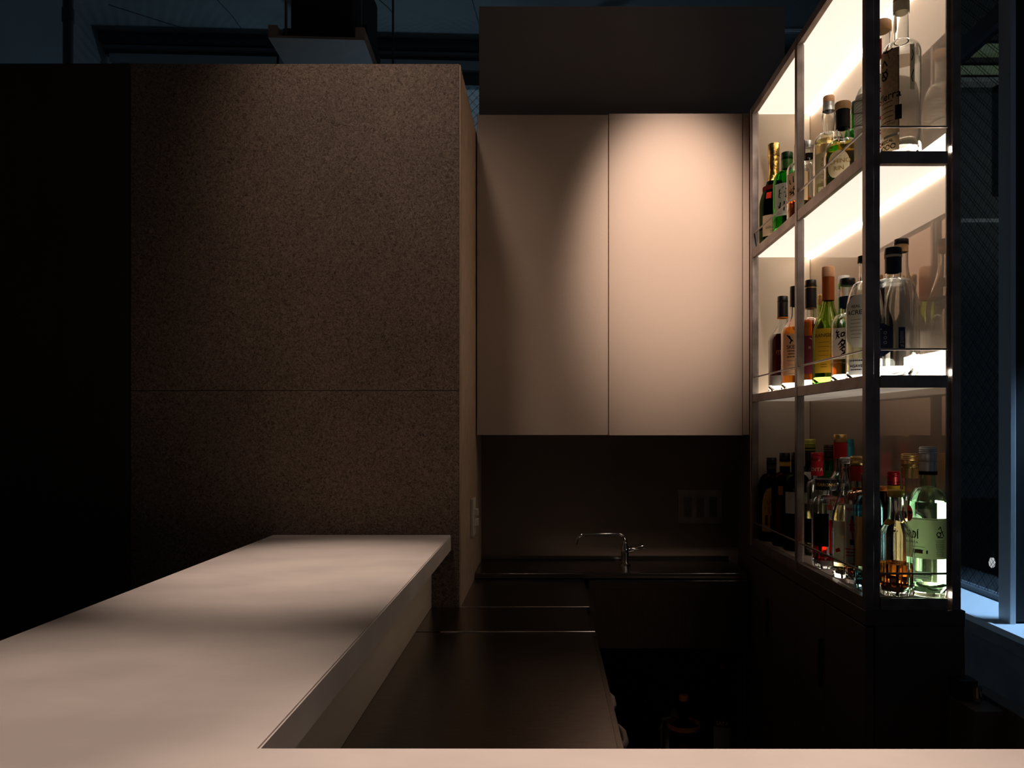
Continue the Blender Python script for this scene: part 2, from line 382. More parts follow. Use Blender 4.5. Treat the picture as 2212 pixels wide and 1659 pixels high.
# brush written characters drawn as strokes (unit square, y up)
def place(lines, s, dx=0, dy=0): return [[(p[0]*s+dx, p[1]*s+dy)+tuple(p[2:]) for p in ln] for ln in lines]
HAKU = [[(.05, .5, .6), (-.1, .32, .3)], [(-.3, .25), (-.34, -.4, .7)], [(-.3, .25, .8), (.28, .3), (.33, .1), (.25, -.45, 1.2)], [(-.25, -.05, .6), (.2, 0, .6)], [(-.3, -.4, .7), (.25, -.38, .7)]]
SHU = [[(-.38, .1, .6), (-.3, -.1, 1)], [(-.2, .35, 1), (-.25, -.1), (-.4, -.45, .3)], [(0, .1, .6), (.06, -.1, 1)], [(.1, .4, 1), (.08, -.35, 1)], [(.25, .1, .6), (.3, -.1, 1)], [(.38, .5, 1), (.4, 0, 1.1), (.38, -.6, .8)]]
YAMA = [[(.02, .5, .7), (.05, -.2, 1.1)], [(-.4, .15, .8), (-.35, -.3, 1), (.38, -.15, .9)], [(.4, .28, 1), (.34, -.25, .6)]]
SAKI = [[(-.35, .2, .6), (-.3, -.05)], [(-.4, -.02), (-.15, .05)], [(-.15, .3, .6), (-.2, -.2)], [(.1, .5), (.05, .2)], [(-.05, .25, .7), (.38, .3, .9)], [(.15, .25), (-.1, -.1, .5)], [(.0, .05), (.1, -.3, 1.2), (-.05, -.45, .4)], [(.3, .0), (.42, -.25, 1.3)], [(-.35, -.25), (0, -.1)]]
CHI = [[(-.25, .5, .5), (-.35, .25)], [(-.4, .2), (-.05, .28)], [(-.2, .25), (-.25, -.1), (-.42, -.4, .3)], [(-.38, 0, .7), (0, .06, .7)], [(-.2, -.05), (-.05, -.3, 1.1)], [(.12, .15), (.1, -.2)], [(.12, .15), (.4, .2), (.34, -.15, 1.2)], [(.12, -.16), (.34, -.12)]]
TA = [[(.1, .55), (-.1, .3), (-.3, .1, .4)], [(0, .42), (.3, .4), (.15, .12), (-.2, -.1, .5)], [(-.05, .2), (.1, .05)], [(.2, 0), (.0, -.2), (-.15, -.3, .4)], [(.1, -.08), (.38, -.1, 1.1), (.25, -.45, 1.3), (-.1, -.8, 1.2), (-.45, -.85, .5)], [(.0, -.3), (.15, -.4)]]

# ================================================================== SETTING
cab = M['base_cab']
def P3(px, py, d): return ((px-1180)*d/F, d, CAMZ-(py-927)*d/F)
CEIL = 3.30; FY = 3.79
struct(box('floor', -2.3, 1.47, -2.3, 4.2, -.05, 0, M['floor']))
bm = bmesh.new(); abox(bm, -2.3, 1.38, -2.2, 4.1, CEIL, CEIL+.15); struct(obj('ceiling', bm, M['concrete']))
bm = bmesh.new()
for (pa, pb) in [((235, 10), (480, 86)), ((470, 0), (520, 60)), ((820, 0), (850, 30)), ((1020, 0), (1040, 95))]:
    A = Vector(P3(*pa, 3.3)); B = Vector(P3(*pb, 3.3))
    def onceil(p):
        d = (CEIL-CAMZ)*F/(927-p[1]); return Vector(((p[0]-1180)*d/F, d, CEIL-.0012))
    a, b = onceil(pa), onceil(pb); m_ = (a+b)/2+Vector((.008, .01, 0)); atube(bm, [a, m_, b], .002, 5)
struct(obj('trim_1', bm, M['dark_alu'])); bpy.data.objects['trim_1']['label'] = 'dark joints cut in the concrete ceiling'
struct(box('wall_left', -2.35, -2.23, -2.2, 4.1, 0, CEIL, M['wall_grey']))
struct(box('wall_rear', -2.3, 1.4, -2.3, -2.2, 0, CEIL, M['wall_grey']))
# far wall, turned a little away on its right
piv = (-2.23, FY, 0); YAW = math.radians(2.6)
def fbox(name, x0, x1, y0, y1, z0, z1, mat, parent=None, bev=0):
    bm = bmesh.new(); abox(bm, x0, x1, y0, y1, z0, z1, bev); yaw_bm(bm, piv, YAW); return obj(name, bm, mat, parent)
struct(fbox('wall_back', -2.23, 1.45, FY, FY+.12, 0, .95, M['wall_grey']))
struct(fbox('trim_2', -2.23, 1.45, FY-.06, FY+.12, 3.255, 3.30, M['dark_alu']))
struct(fbox('trim_3', -2.23, 1.45, FY-.03, FY+.12, 3.237, 3.25, M['wall_grey']))
w1 = struct(fbox('window_1', -2.23, 1.45, FY+.0, FY+.08, 3.215, 3.24, M['dark_alu']))
fbox('window_frame', -2.20, 1.45, FY-.02, FY+.05, 3.165, 3.213, M['aluminium'], w1, .003)
fbox('window_frame', -2.20, 1.45, FY+.01, FY+.06, 3.10, 3.165, M['dark_alu'], w1)
for xx in (-2.2, -1.1, -.05, 1.0): fbox('window_frame', xx-.02, xx+.02, FY, FY+.05, .95, 3.10, M['dark_alu'], w1)
def wired(name, sc, tint, wc=.35):
    m = bpy.data.materials.new(name); m.use_nodes = True; m.node_tree.nodes.clear(); m.use_transparent_shadow = True
    o = N(m, 'ShaderNodeOutputMaterial'); mx = N(m, 'ShaderNodeMixShader'); mx2 = N(m, 'ShaderNodeMixShader')
    tr = N(m, 'ShaderNodeBsdfTransparent'); tr.inputs[0].default_value = (*tint, 1); gl_ = N(m, 'ShaderNodeBsdfGlossy'); gl_.inputs['Roughness'].default_value = .03
    df = N(m, 'ShaderNodeBsdfDiffuse'); df.inputs[0].default_value = (wc, wc, wc, 1)
    tc = N(m, 'ShaderNodeTexCoord'); sep = N(m, 'ShaderNodeSeparateXYZ'); L(m, tc.outputs['Object'], sep.inputs[0])
    ad = N(m, 'ShaderNodeMath', operation='ADD'); L(m, sep.outputs[0], ad.inputs[0]); L(m, sep.outputs[1], ad.inputs[1])
    outs = []
    for op in ('ADD', 'SUBTRACT'):
        q = N(m, 'ShaderNodeMath', operation=op); L(m, sep.outputs[2], q.inputs[0]); L(m, ad.outputs[0], q.inputs[1])
        s = N(m, 'ShaderNodeMath', operation='MULTIPLY'); L(m, q.outputs[0], s.inputs[0]); s.inputs[1].default_value = sc
        f = N(m, 'ShaderNodeMath', operation='FRACT'); L(m, s.outputs[0], f.inputs[0])
        l = N(m, 'ShaderNodeMath', operation='LESS_THAN'); L(m, f.outputs[0], l.inputs[0]); l.inputs[1].default_value = .045; outs.append(l)
    mxm = N(m, 'ShaderNodeMath', operation='MAXIMUM'); L(m, outs[0].outputs[0], mxm.inputs[0]); L(m, outs[1].outputs[0], mxm.inputs[1])
    mx.inputs[0].default_value = .05; L(m, tr.outputs[0], mx.inputs[1]); L(m, gl_.outputs[0], mx.inputs[2])
    L(m, mxm.outputs[0], mx2.inputs[0]); L(m, mx.outputs[0], mx2.inputs[1]); L(m, df.outputs[0], mx2.inputs[2]); L(m, mx2.outputs[0], o.inputs[0])
    return m
M['wired'] = wired('wired_glass', 22, (.75, .76, .76)); M['wired_dark'] = wired('wired_dark_glass', 20, (.55, .57, .60), .004)
fbox('glass_pane', -2.2, 1.45, FY+.03, FY+.036, .95, 3.12, M['wired'], w1)

# right side: sill, glass, dark pier, ledge, wall below
SX0, SX1 = 1.186, 1.368
struct(box('wall_right', SX0+.005, SX1+.10, -2.2, 3.95, 0, .75, M['stone']))
struct(box('trim_4', SX0-.004, SX0+.05, -2.2, 3.95, .752, .795, M['stone'])).__setitem__('label', 'grey stone ledge under the lit window sill')
w2 = struct(box('window_2', SX1, SX1+.05, -2.2, 3.95, 3.18, CEIL, M['dark_alu']))
box('window_sill', SX0, SX1, -2.2, 3.95, .796, .80, M['sill'], w2)
box('window_sill', SX0-.006, SX0+.004, -2.2, 3.95, .786, .803, M['sill'], w2)
box('window_frame', SX1-.004, SX1+.03, -2.2, 3.95, .80, .815, M['dark_alu'], w2)
box('window_frame', SX1-.01, SX1+.03, -2.2, 3.95, 2.545, 2.60, M['dark_alu'], w2)
box('glass_pane', SX1+.010, SX1+.016, -2.2, 3.95, .815, 3.2, M['wired_dark'], w2)
box('mullion', 1.236, 1.2515, 1.998, 2.05, .80, 3.2, M['aluminium'], w2, .002)
struct(box('wall_right_pier', 1.252, 1.366, 2.004, 2.045, .805, CEIL, M['black']))
bpy.data.objects['wall_right_pier'].name = 'trim_5'
# the place outside the right window
oy = 4.6
bld = thing('outside_building', 'dark neighbouring building seen through the wired glass on the right', 'building', (2.8, oy, 0))
box('facade', 1.6, 5.5, oy, oy+.3, 0, 4.6, M['outside_dark'], bld)
def Z(py, d): return CAMZ-(py-927)*d/F
def X(px, d): return (px-1180)*d/F
for a, b in ((103, 124), (150, 168)): box('louvre', 2.0, 4.6, oy-.05, oy, Z(b, oy), Z(a, oy), M['outside_green'], bld)
box('beam', 2.0, 4.6, oy-.08, oy, Z(189, oy), Z(180, oy), M['outside_grey'], bld)
box('beam', 2.0, 4.6, oy-.06, oy, Z(486, oy), Z(478, oy), M['outside_grey'], bld)
bl = box('blind', X(2148, oy), X(2170, oy), oy-.04, oy, Z(425, oy), Z(185, oy), M['black'], bld)
bm = bmesh.new()
for k in range(11): abox(bm, X(2151, oy), X(2168, oy), oy-.055, oy-.041, Z(185+22*(k+.85), oy), Z(185+22*k+2, oy))
obj('blind_slats', bm, M['outside_grey'], bl)
box('low_window', X(2155, oy), X(2170, oy), oy-.03, oy, Z(1262, oy), Z(1208, oy), M['outside_grey'], bld)
lb = thing('hanging_bulb', 'small bare bulb glowing outside beyond the right window', 'lamp', (X(2143, 4.2), 4.2, Z(1215, 4.2)))
LOC[lb.name] = Vector((0, 0, 0))
bm = bmesh.new(); lathe(bm, [(.004, -.03), (.014, -.02), (.017, 0), (.012, .018), (.007, .03)], 16); obj('bulb', bm, M['bulb'], lb, True)
bm = bmesh.new(); atube(bm, [(0, 0, .03), (0, 0, .55)], .003, 6); obj('cord', bm, M['black'], lb)
bm = bmesh.new(); atube(bm, [(0, 0, .028), (0, 0, .07)], .010, 10); obj('socket', bm, M['pipe'], lb)
bm = bmesh.new(); atube(bm, [(0, 0, .545), (0, .395, .55)], .006, 6); obj('wall_arm', bm, M['black'], lb)

# partition wall behind the cabinets
BY = 2.62
struct(box('wall_partition', -.2345, .833, BY, BY+.12, 0, Z(14, BY), M['partition'])).__setitem__('label', 'taupe painted partition standing free below the ceiling')
bpy.data.objects['wall_partition'].name = 'wall_back_partition'
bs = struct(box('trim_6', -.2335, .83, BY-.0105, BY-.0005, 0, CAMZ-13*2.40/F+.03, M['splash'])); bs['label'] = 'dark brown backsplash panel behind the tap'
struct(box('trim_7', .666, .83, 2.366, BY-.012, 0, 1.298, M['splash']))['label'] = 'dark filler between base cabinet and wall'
struct(box('trim_8', .666, .83, 2.366, BY-.012, 1.30, 2.346, M['door']))['label'] = 'pale filler between wall cabinet and bottle shelf'
# curtain rail glimpsed right of partition
rr = tube('ceiling_conduit', [(1.05, 3.4, 3.13), (1.36, 3.4, 3.13)], .014, M['chrome']); tag(rr, 'short metal conduit high up right of the partition wall', 'pipe')

# chipboard block and dark cabinet
DF = 1.98; k1 = DF/F; BX = -.226; BTOP = CAMZ+789*k1
bx0 = (281-1180)*k1; seam = CAMZ+83*k1
blk = thing('chipboard_block', 'tall block clad in speckled brown pressed chipboard behind the bar end', 'partition', ((bx0+BX)/2, DF, 0))
box('front_panel', bx0+.001, BX-.004, DF, DF+.02, seam+.0008, BTOP, M['chipboard'], blk, .0008, 1)
box('front_panel', bx0+.001, BX-.004, DF, DF+.02, 0, seam-.0008, M['chipboard'], blk, .0008, 1)
box('core', bx0+.004, BX-.012, DF+.02, BY-.004, 0, BTOP-.02, M['carcase'], blk)
box('edge_strip', BX-.0035, BX-.0005, DF+.001, DF+.016, 0, BTOP-.002, M['block_side'], blk)
box('side_panel', BX-.011, BX, DF+.0185, BY-.004, 0, BTOP-.006, M['block_side'], blk, .0006, 1)
tc_ = thing('tall_cabinet', 'almost black tall cabinet at the far left, flush with the chipboard block', 'cabinet', (-1.66, DF, 0))
box('door', -1.664, bx0-.002, DF, DF+.02, .05, BTOP+.001, M['dark_panel'], tc_)
box('door', -2.22, -1.667, DF, DF+.02, .05, BTOP+.001, M['dark_panel'], tc_)
box('carcase', -2.22, bx0-.002, DF+.021, BY, 0, BTOP, M['dark_panel'], tc_)

# upper cabinets
DC = 2.40; kc = DC/F
ucab = thing('wall_cabinet', 'pale taupe two door wall cabinet above the sink, lit by a spot', 'cabinet', (.2, BY, CAMZ-13*kc))
zt, zb_ = CAMZ+681*kc, CAMZ-13*kc; xs = (1314.5-1180)*kc; xr = (1603.5-1180)*kc
box('carcase', -.218, xr+.02, DC+.02, BY-.0115, zb_+.004, zt-.004, M['door'], ucab)
d1_ = box('door', -.222, xs-.0012, DC+.0015, DC+.0195, zb_, zt-.002, M['door'], ucab, .0008, 1)
d2_ = box('door', xs+.0012, xr, DC, DC+.0195, zb_-.001, zt+.001, M['door'], ucab, .0008, 1)
box('filler_panel', xr+.003, (1619-1180)*kc, DC+.004, DC+.03, zb_+.001, zt+.004, M['door'], ucab, .0006, 1)

# sink counter
SY = 2.354; SZ = .868
sk = thing('sink_counter', 'brushed stainless sink counter under the wall cabinet', 'counter', (.2, 2.5, 0))
XR = (1614-1180)*2.36/F
box('worktop', -.222, XR, SY, BY-.012, .851, SZ, M['steel_top'], sk, .0016, 2)
box('upstand', -.222, XR, BY-.018, BY-.0115, SZ+.0005, SZ+.012, M['steel_top'], sk, .001)
box('front_apron', .133, XR, 2.334, 2.353, .822, .849, M['steel_front'], sk, .0018, 3)
box('fascia_panel', .133, XR, 2.356, 2.366, .631, .8215, M['steel_front'], sk)
box('side_support', XR-.012, XR, 2.367, BY-.02, 0, .63, M['base_cab'], sk)
box('cupboard_back', -.2, XR-.013, BY-.03, BY-.015, 0, .85, M['carcase'], sk)
box('cupboard_shelf', -.1, XR-.013, 2.37, BY-.031, .12, .135, M['carcase'], sk)

# worktop beside the bar
wt = thing('steel_worktop', 'long dark stainless prep worktop running along the bar, with two joints under added glint strips', 'worktop', (-.1, 1.2, 0))
WX = .117; WL = -.302
def top_piece(y0, y1, z1, x1=WX, x0=WL):
    bm = bmesh.new(); abox(bm, x0, x1, y0, y1, z1-.03, z1)
    es = [e for e in bm.edges if all(abs(v.co.x-x1) < 1e-5 and abs(v.co.z-z1) < 1e-5 for v in e.verts)]
    bmesh.ops.bevel(bm, geom=es, offset=.012, segments=5, affect='EDGES')
    es = [e for e in bm.edges if all(abs(v.co.y-y1) < 1e-5 for v in e.verts) or all(abs(v.co.y-y0) < 1e-5 for v in e.verts)]
    bmesh.ops.bevel(bm, geom=es, offset=.0016, segments=2, affect='EDGES')
    obj('top_sheet', bm, M['steel_top'], wt, True)
top_piece(.70, 1.736, .850); top_piece(1.7385, 1.9785, .850); top_piece(1.981, SY-.0015, .8495, .130, BX+.0006)
for (xa, xb, yj, zj) in ((BX+.001, WX-.004, 1.9797, .8498), (-.245, WX-.004, 1.7372, .8500)):
    tube('glint_strip', [(xa, yj, zj), (xb, yj, zj)], .0017, M['chrome'], wt, 8)  # added chrome tubes that catch a highlight along the joints
tube('glint_bead', [(-.20, SY-.0004, SZ-.0012), (XR, SY-.0004, SZ-.0012)], .0013, M['chrome'], sk, 8)  # added tube that puts a bright line on the counter edge
tube('glint_bead', [(.134, 2.3335, .8475), (XR, 2.3335, .8475)], .0024, M['chrome'], sk, 8)  # same added highlight tube along the apron
# the strip beyond the block front runs under it, so trim it with the block kept clear
box('front_panel', WL, WX-.012, .70, 1.975, .06, .819, M['base_cab'], wt)
box('front_panel', BX+.001, WX-.012, 1.977, 2.34, .06, .819, M['base_cab'], wt)
for py_, dd in ((1515, 1.50), (1592, 1.28)):
    hx = WX-.010; zc = CAMZ-(py_-927)*dd/F
    h = tube('pull_handle', [(hx-.004, dd-.05, zc), (hx+.02, dd-.04, zc), (hx+.026, dd-.02, zc), (hx+.026, dd+.02, zc), (hx+.02, dd+.04, zc), (hx-.004, dd+.05, zc)], .006, M['tray'], wt, 10)

# bar counter (L shaped)
BZ = CAMZ-.279; th = .0415; AXL, AXR = -.7215, -.251; JY = .657
bar = thing('bar_counter', 'L shaped bar counter with a smooth beige cement top in pools of light', 'counter', (-.48, 1.0, 0))
bm = bmesh.new()
pts = [(AXL, DF-.001), (AXR, DF-.001), (AXR, JY), (.85, JY-.002), (.85, .12), (AXL, .12)]
top = [bm.verts.new((x, y, BZ)) for x, y in pts]; bot = [bm.verts.new((x, y, BZ-th)) for x, y in pts]
bm.faces.new(top[::-1]); bm.faces.new(bot)
for i in range(6): bm.faces.new((top[i], top[(i+1) % 6], bot[(i+1) % 6], bot[i]))
bmesh.ops.recalc_face_normals(bm, faces=bm.faces)
bmesh.ops.bevel(bm, geom=[e for e in bm.edges], offset=.0018, segments=2, affect='EDGES')
obj('countertop', bm, M['plaster'], bar)
box('riser', -.325, -.3025, .60, DF-.002, .8505, BZ-th-.0005, M['riser'], bar)
box('riser', -.325, .84, .58, .599, .0, BZ-th-.0005, M['riser'], bar)
box('base_panel', -.62, -.345, .30, DF-.002, 0, BZ-th-.0005, M['base_cab'], bar)

# switch plate on the block's side
sp = thing('light_switch', 'pale two rocker switch plate on the side of the chipboard block', 'switch', (BX, 2.28, 1.05))
box('plate', BX+.0005, BX+.009, 2.235, 2.315, .998, 1.111, M['switch'], sp, .002)
for z0 in (1.058, 1.028):
    bm = bmesh.new(); abox(bm, BX+.009, BX+.020, 2.262, 2.292, z0, z0+.020, .002)
    obj('rocker', bm, M['switch'], sp)
# outlet plate
kb = BY/F
ou = thing('power_outlet', 'steel three gang outlet plate on the wall right of the tap', 'outlet', ((1510-1180)*kb, BY, 1.05))
ox0, ox1, oz0, oz1 = (1463-1180)*kb, (1558-1180)*kb, CAMZ-(1130-927)*kb, CAMZ-(1058-927)*kb
BY_ = BY; BY = BY-.011
box('plate', ox0, ox1, BY-.004, BY-.0005, oz0, oz1, M['steel_frame'], ou, .0012)
for k in range(3):
    cx = ox0+(ox1-ox0)*(.22+.285*k); cz = (oz0+oz1)/2
    s_ = box('socket', cx-.013, cx+.013, BY-.0065, BY-.004, cz-.035, cz+.035, M['base_cab'], ou, .001)
    bm = bmesh.new()
    for dz in (.016, -.017):
        abox(bm, cx-.0065, cx-.0045, BY-.0069, BY-.0066, cz+dz-.001, cz+dz+.008); abox(bm, cx+.0045, cx+.0065, BY-.0069, BY-.0066, cz+dz, cz+dz+.007)
        abox(bm, cx-.002, cx+.002, BY-.0069, BY-.0066, cz+dz-.010, cz+dz-.006)
    obj('socket_slots', bm, M['black'], s_)
BY = BY_
# tap
fy = 2.50; kf = fy/F
def T(px, py): return ((px-1180)*kf, fy, CAMZ-(py-927)*kf)
fa = thing('kitchen_tap', 'chrome tap with a long flat spout beside the sink', 'tap', (T(1350, 1240)[0], fy, SZ))
def arc(p, q, c, n=6):   # quadratic bend
    p, q, c = map(Vector, (p, q, c)); return [tuple(p*(1-t)**2+c*2*t*(1-t)+q*t*t) for t in [i/n for i in range(n+1)]]
tube('spout', [T(1350, 1190)]+arc(T(1350, 1172), T(1334, 1154), T(1350, 1154))+arc(T(1262, 1155), T(1245, 1174), T(1245, 1155))+[T(1245, 1176)], .0055, M['chrome'], fa)
bm = bmesh.new(); c_ = Vector((T(1350, 1200)[0], fy, 0))
lathe(bm, [(.020, SZ+.0003), (.020, SZ+.004), (.0125, SZ+.010), (.012, SZ+.03), (.014, SZ+.04), (.0135, SZ+.058), (.008, SZ+.068), (.0075, SZ+.08)], 20)
for v in bm.verts: v.co += c_
obj('tap_body', bm, M['chrome'], fa, True)
tube('valve_stem', [T(1352, 1189), T(1364, 1187), T(1372, 1186)], [.009, .010, .006], M['chrome'], fa)
tube('lever', [T(1372, 1186), T(1378, 1184), T(1391, 1181)], [.004, .008, .009], M['chrome'], fa)

# hanging tray with equipment
ty = 2.40; kt = ty/F; tz = CAMZ+(927-84)*kt
tray = thing('hanging_tray', 'beige U shaped tray hung on rods under the ceiling', 'shelf', (X(683, ty), ty, tz), 0)
LOC[tray.name] = Vector((X(683, ty), ty, tz)); tx0, tx1 = X(581, ty), X(786, ty); TL = .85
def tray_box(name, x0, x1, y0, y1, z0, z1, mat, par, bev=0): return box(name, x0, x1, y0, y1, z0, z1, mat, par, bev)
tray_box('base_board', tx0, tx1, ty, ty+TL, tz, tz+.008, M['tray'], tray)
tray_box('side_rail', tx0, tx0+.029, ty, ty+TL, tz+.0082, tz+.041, M['tray'], tray)
tray_box('side_rail', tx1-.029, tx1, ty, ty+TL, tz+.0082, tz+.041, M['tray'], tray)
for px, yy in ((613, .03), (765.5, .10), (784.5, .62)):
    tube('hanging_rod', [(X(px, ty), ty+yy, tz+.008), (X(px, ty), ty+yy, CEIL-.001)], .0045, M['pipe'], tray)
tube('hook_strap', [(tx0-.004, ty+.12, tz+.02), (tx0-.006, ty+.12, tz-.03), (tx0+.004, ty+.14, tz-.06)], .004, M['black'], tray)
tray.rotation_euler[2] = math.radians(3.0)
eq = thing('black_equipment_box', 'black equipment box sitting in the hanging tray', 'speaker', (X(693, ty), ty+.05, tz+.009))
box('casing', X(616, ty), X(755, ty), ty+.05, ty+.40, tz+.058, tz+.33, M['black'], eq, .01, 3)
box('base', X(601, ty), X(757, ty), ty+.04, ty+.42, tz+.009, tz+.0575, M['black'], eq, .008, 3)
box('side_bracket', X(766, ty), X(777, ty), ty+.10, ty+.3, tz+.045, tz+.10, M['black'], eq, .004)
# vertical pipe by the left wall
vp = thing('wall_pipe', 'dark vertical pipe with a collar near the left wall', 'pipe', (X(147, 3.2), 3.2, 0))
bm = bmesh.new(); atube(bm, [(X(147, 3.2), 3.2, 0), (X(147, 3.2), 3.2, CEIL)], .0195, 20); obj('tube', bm, M['pipe'], vp, True)
bm = bmesh.new(); atube(bm, [(X(147, 3.2), 3.2, Z(48, 3.2)), (X(147, 3.2), 3.2, Z(20, 3.2))], .0235, 20); obj('collar', bm, M['pipe'], vp, True)

# ================================================================== DISPLAY SHELF
S0, SB = .642, .828; Y1, Y3 = 1.507, 2.353; pw = .020; pd = .017
sh = thing('lit_display_shelf', 'glowing steel framed three tier bottle shelf on the dark base cabinet', 'shelf', (.74, 1.9, .955))
ZT = 2.326; ZB = .9555
Y2 = 1.93
post_y = [Y1, Y2-.0085, Y3-.017]
for i, yy in enumerate(post_y):
    bm = bmesh.new()
    abox(bm, S0, S0+.0165, yy, yy+pd, ZB, ZT, .0008, 1)
    abox(bm, S0+.0168, S0+(.031 if i == 0 else .021), yy+.006, yy+pd, ZB, ZT-.001)
    obj('post', bm, M['steel_frame'], sh)
bm = bmesh.new(); abox(bm, .8165, .8335, Y1, Y1+pd, ZB, ZT, .0008, 1); abox(bm, .8085, .8162, Y1+.008, Y1+.012, ZB, ZT-.002); obj('post', bm, M['steel_frame'], sh)
levels = [(2.303, 2.3255), (1.854, 1.8795), (1.404, 1.4285), (.9556, .9795)]
for (z0, z1) in levels:
    ya, yb, yc = Y1+pd+.0002, Y2-.0087, Y3-.0172
    for (p, q) in ((ya, yb), (yb+pd+.0004, yc)):
        bm = bmesh.new(); abox(bm, S0+.001, S0+.007, p, q, z0, z1, .0006, 1); abox(bm, S0+.0072, S0+.0195, p, q, z0+.006, z1-.0005, .0006, 1); obj('rail', bm, M['steel_frame'], sh)
    bm = bmesh.new(); abox(bm, S0+.0315, .8083, Y1+.001, Y1+.006, z0, z1, .0006, 1); abox(bm, S0+.0315, .8083, Y1+.0062, Y1+.016, z0, z1-.002); obj('rail', bm, M['steel_frame'], sh)
box('back_panel', SB, SB+.006, Y1+.031, Y3+.006, ZB, ZT-.002, M['mirror'], sh)
box('end_panel', S0+.0005, SB-.001, Y3+.0005, Y3+.0105, ZB, ZT-.002, M['shelf_wall'], sh)
ix0, ix1, iy0, iy1 = S0+.0197, SB-.0005, Y1+.0165, Y3
box('top_cover', S0+.021, SB-.0005, iy0+.002, iy1, 2.3165, 2.322, M['steel_frame'], sh)
box('lit_ceiling_panel', ix0, ix1, iy0, iy1, 2.308, 2.316, M['glow_down'], sh)
box('lit_ceiling_panel', ix0, ix1, iy0, iy1, 1.859, 1.866, M['glow_down'], sh)
box('lit_shelf_board', ix0, ix1, iy0, iy1, 1.8665, 1.8795, M['glow_up'], sh)
box('lit_shelf_board', ix0, ix1, iy0, iy1, 1.4165, 1.4285, M['glow_up'], sh)
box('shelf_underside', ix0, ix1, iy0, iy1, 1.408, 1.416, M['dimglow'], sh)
box('shelf_board', ix0, ix1, iy0, iy1, .968, .9795, M['partition'], sh)
for z in (2.3025, 1.8535):
    box('led_strip', ix1-.007, ix1-.001, iy0+.03, iy1-.004, z, z+.0045, M['led'], sh)
def led(px, X_, zz):
    dd = X_*F/(px-1180); return dd
for (xx, yy, ly) in ((.825, 1.585, .055), (.825, 1.70, .05), (.825, 1.86, .07)):
    box('led_spot', xx-.003, xx+.0025, yy-ly/2, yy+ly/2, .9797, .987, M['led_spot'], sh)
for z in (1.8798, 1.4288, .9798):
    box('led_spot', .815, .8225, 1.5135, 1.521, z, z+.011, M['led_spot'], sh)
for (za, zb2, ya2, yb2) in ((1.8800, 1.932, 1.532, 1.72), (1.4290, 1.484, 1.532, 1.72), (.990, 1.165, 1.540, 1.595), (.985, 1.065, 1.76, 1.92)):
    box('added_glow_patch', SB-.0016, SB-.0004, ya2, yb2, za, zb2, M['patch'], sh)  # glowing sheets added on the back panel to brighten the glass
for z in (1.8798, 1.4288):
    box('led_strip', ix1-.0045, ix1-.0005, iy0+.012, iy1-.004, z, z+.005, M['led'], sh)
for z in (1.929, 1.481, 1.029):
    bx = S0+.006
    tube('guard_rod', [(S0+.032, Y1+.004, z), (.8085, Y1+.004, z)], .0023, M['steel_frame'], sh, 8)
    tube('guard_rod', [(bx, Y1+pd, z), (bx, Y2-.0086, z)], .0023, M['steel_frame'], sh, 8)
    tube('guard_rod', [(bx, Y2+.0088, z), (bx, Y3-.0173, z)], .0023, M['steel_frame'], sh, 8)

# base cabinet
bc = thing('base_cabinet', 'nearly black base cabinet with slim pull handles under the lit bottle shelf', 'cabinet', (.74, 1.9, 0))
BCX = .842
box('cabinet_top', S0-.001, BCX, Y1-.001, 2.36, .925, .955, M['base_cab'], bc, .0008, 1)
box('body', S0+.019, BCX, Y1, 2.36, .04, .9245, M['base_cab'], bc, .0008, 1)
ys = [Y1+.001, 1.728, 1.93, 2.14, 2.355]
for i in range(4):
    dr = box('door', S0, S0+.018, ys[i]+.001, ys[i+1]-.001, .05, .921, M['base_cab'], bc, .0008, 1)
    if i in (1, 3):
        yy = (1.742 if i == 1 else 2.165)
        box('handle', S0-.007, S0-.0002, yy, yy+.010, .72, .80+.03, M['blackgloss'], dr, .001)

# low gate at the right
gt = thing('low_gate', 'low brown swing gate at the lower right edge', 'gate', (.873, 1.2, 0))
box('board', .857, .889, .30, 1.522, .25, .80, M['gate'], gt, .0008, 1)
box('stop_board', .80, .8565, 1.40, 1.492, .25, .793, M['gate'], gt, .0008, 1)
hn = thing('gate_hinge', 'small black and chrome hinge block at the corner of the low gate', 'hinge', (.815, 1.45, .795))
box('hinge_plate', .800, .838, 1.455, 1.49, .794, .832, M['blackgloss'], hn, .002)
bm = bmesh.new(); atube(bm, [(.829, 1.444, .797), (.829, 1.444, .825)], .009, 16); obj('hinge_pin', bm, M['chrome'], hn, True)

# ================================================================== BOTTLES, top tier
zt_, zm_, zl_ = 1.8798, 1.4288, .9798
def lt(k, *a): return (k, 'text')+a
GT, GM, GB = 'bottles on the top shelf', 'bottles on the middle shelf', 'bottles on the bottom shelf'
bottle('champagne bottle with gold foil neck, far left on the top shelf', .695, 2.29, zt_, .31, .043, .0155, .12, .225, 'slope', 'dkgreen', 'maroon', .8,
       cap=('gold', .040, .0175), capsule=('gold', .075, .0165), group=GT,
       bands=(('dkred', .165, .178, .0008),),
       labels=[dict(a=0, w=.072, z=(.022, .085), m='tan', l='blush label with small capitals', t=[('black', 'text', ('GOURDON', .0095, 0), .0, .047), ('black', 'bars', (2, .026, .005, .0012, 1), .0, .036)]),
               dict(a=-22, w=.016, z=(.135, .155), m='red', l='small red ribbon label')])
bottle('green glass bottle with two brush written characters on a pale label, top shelf', .70, 2.18, zt_, .243, .040, .0155, .145, .19, 'round', 'green', 'lime', .32,
       cap=('green', .022, .0165), capsule=('greenwrap', .026, .0165), group=GT,
       labels=[dict(a=-10, w=.062, z=(.052, .145), m='white', l='pale label with two black brush characters', t=[('black', 'stroke', (place(HAKU, .034), .0017), -.004, .118), ('black', 'stroke', (place(SHU, .036), .0017), -.004, .078), ('black', 'bars', (1, .014, .004, .001, 4), -.012, .057)])])
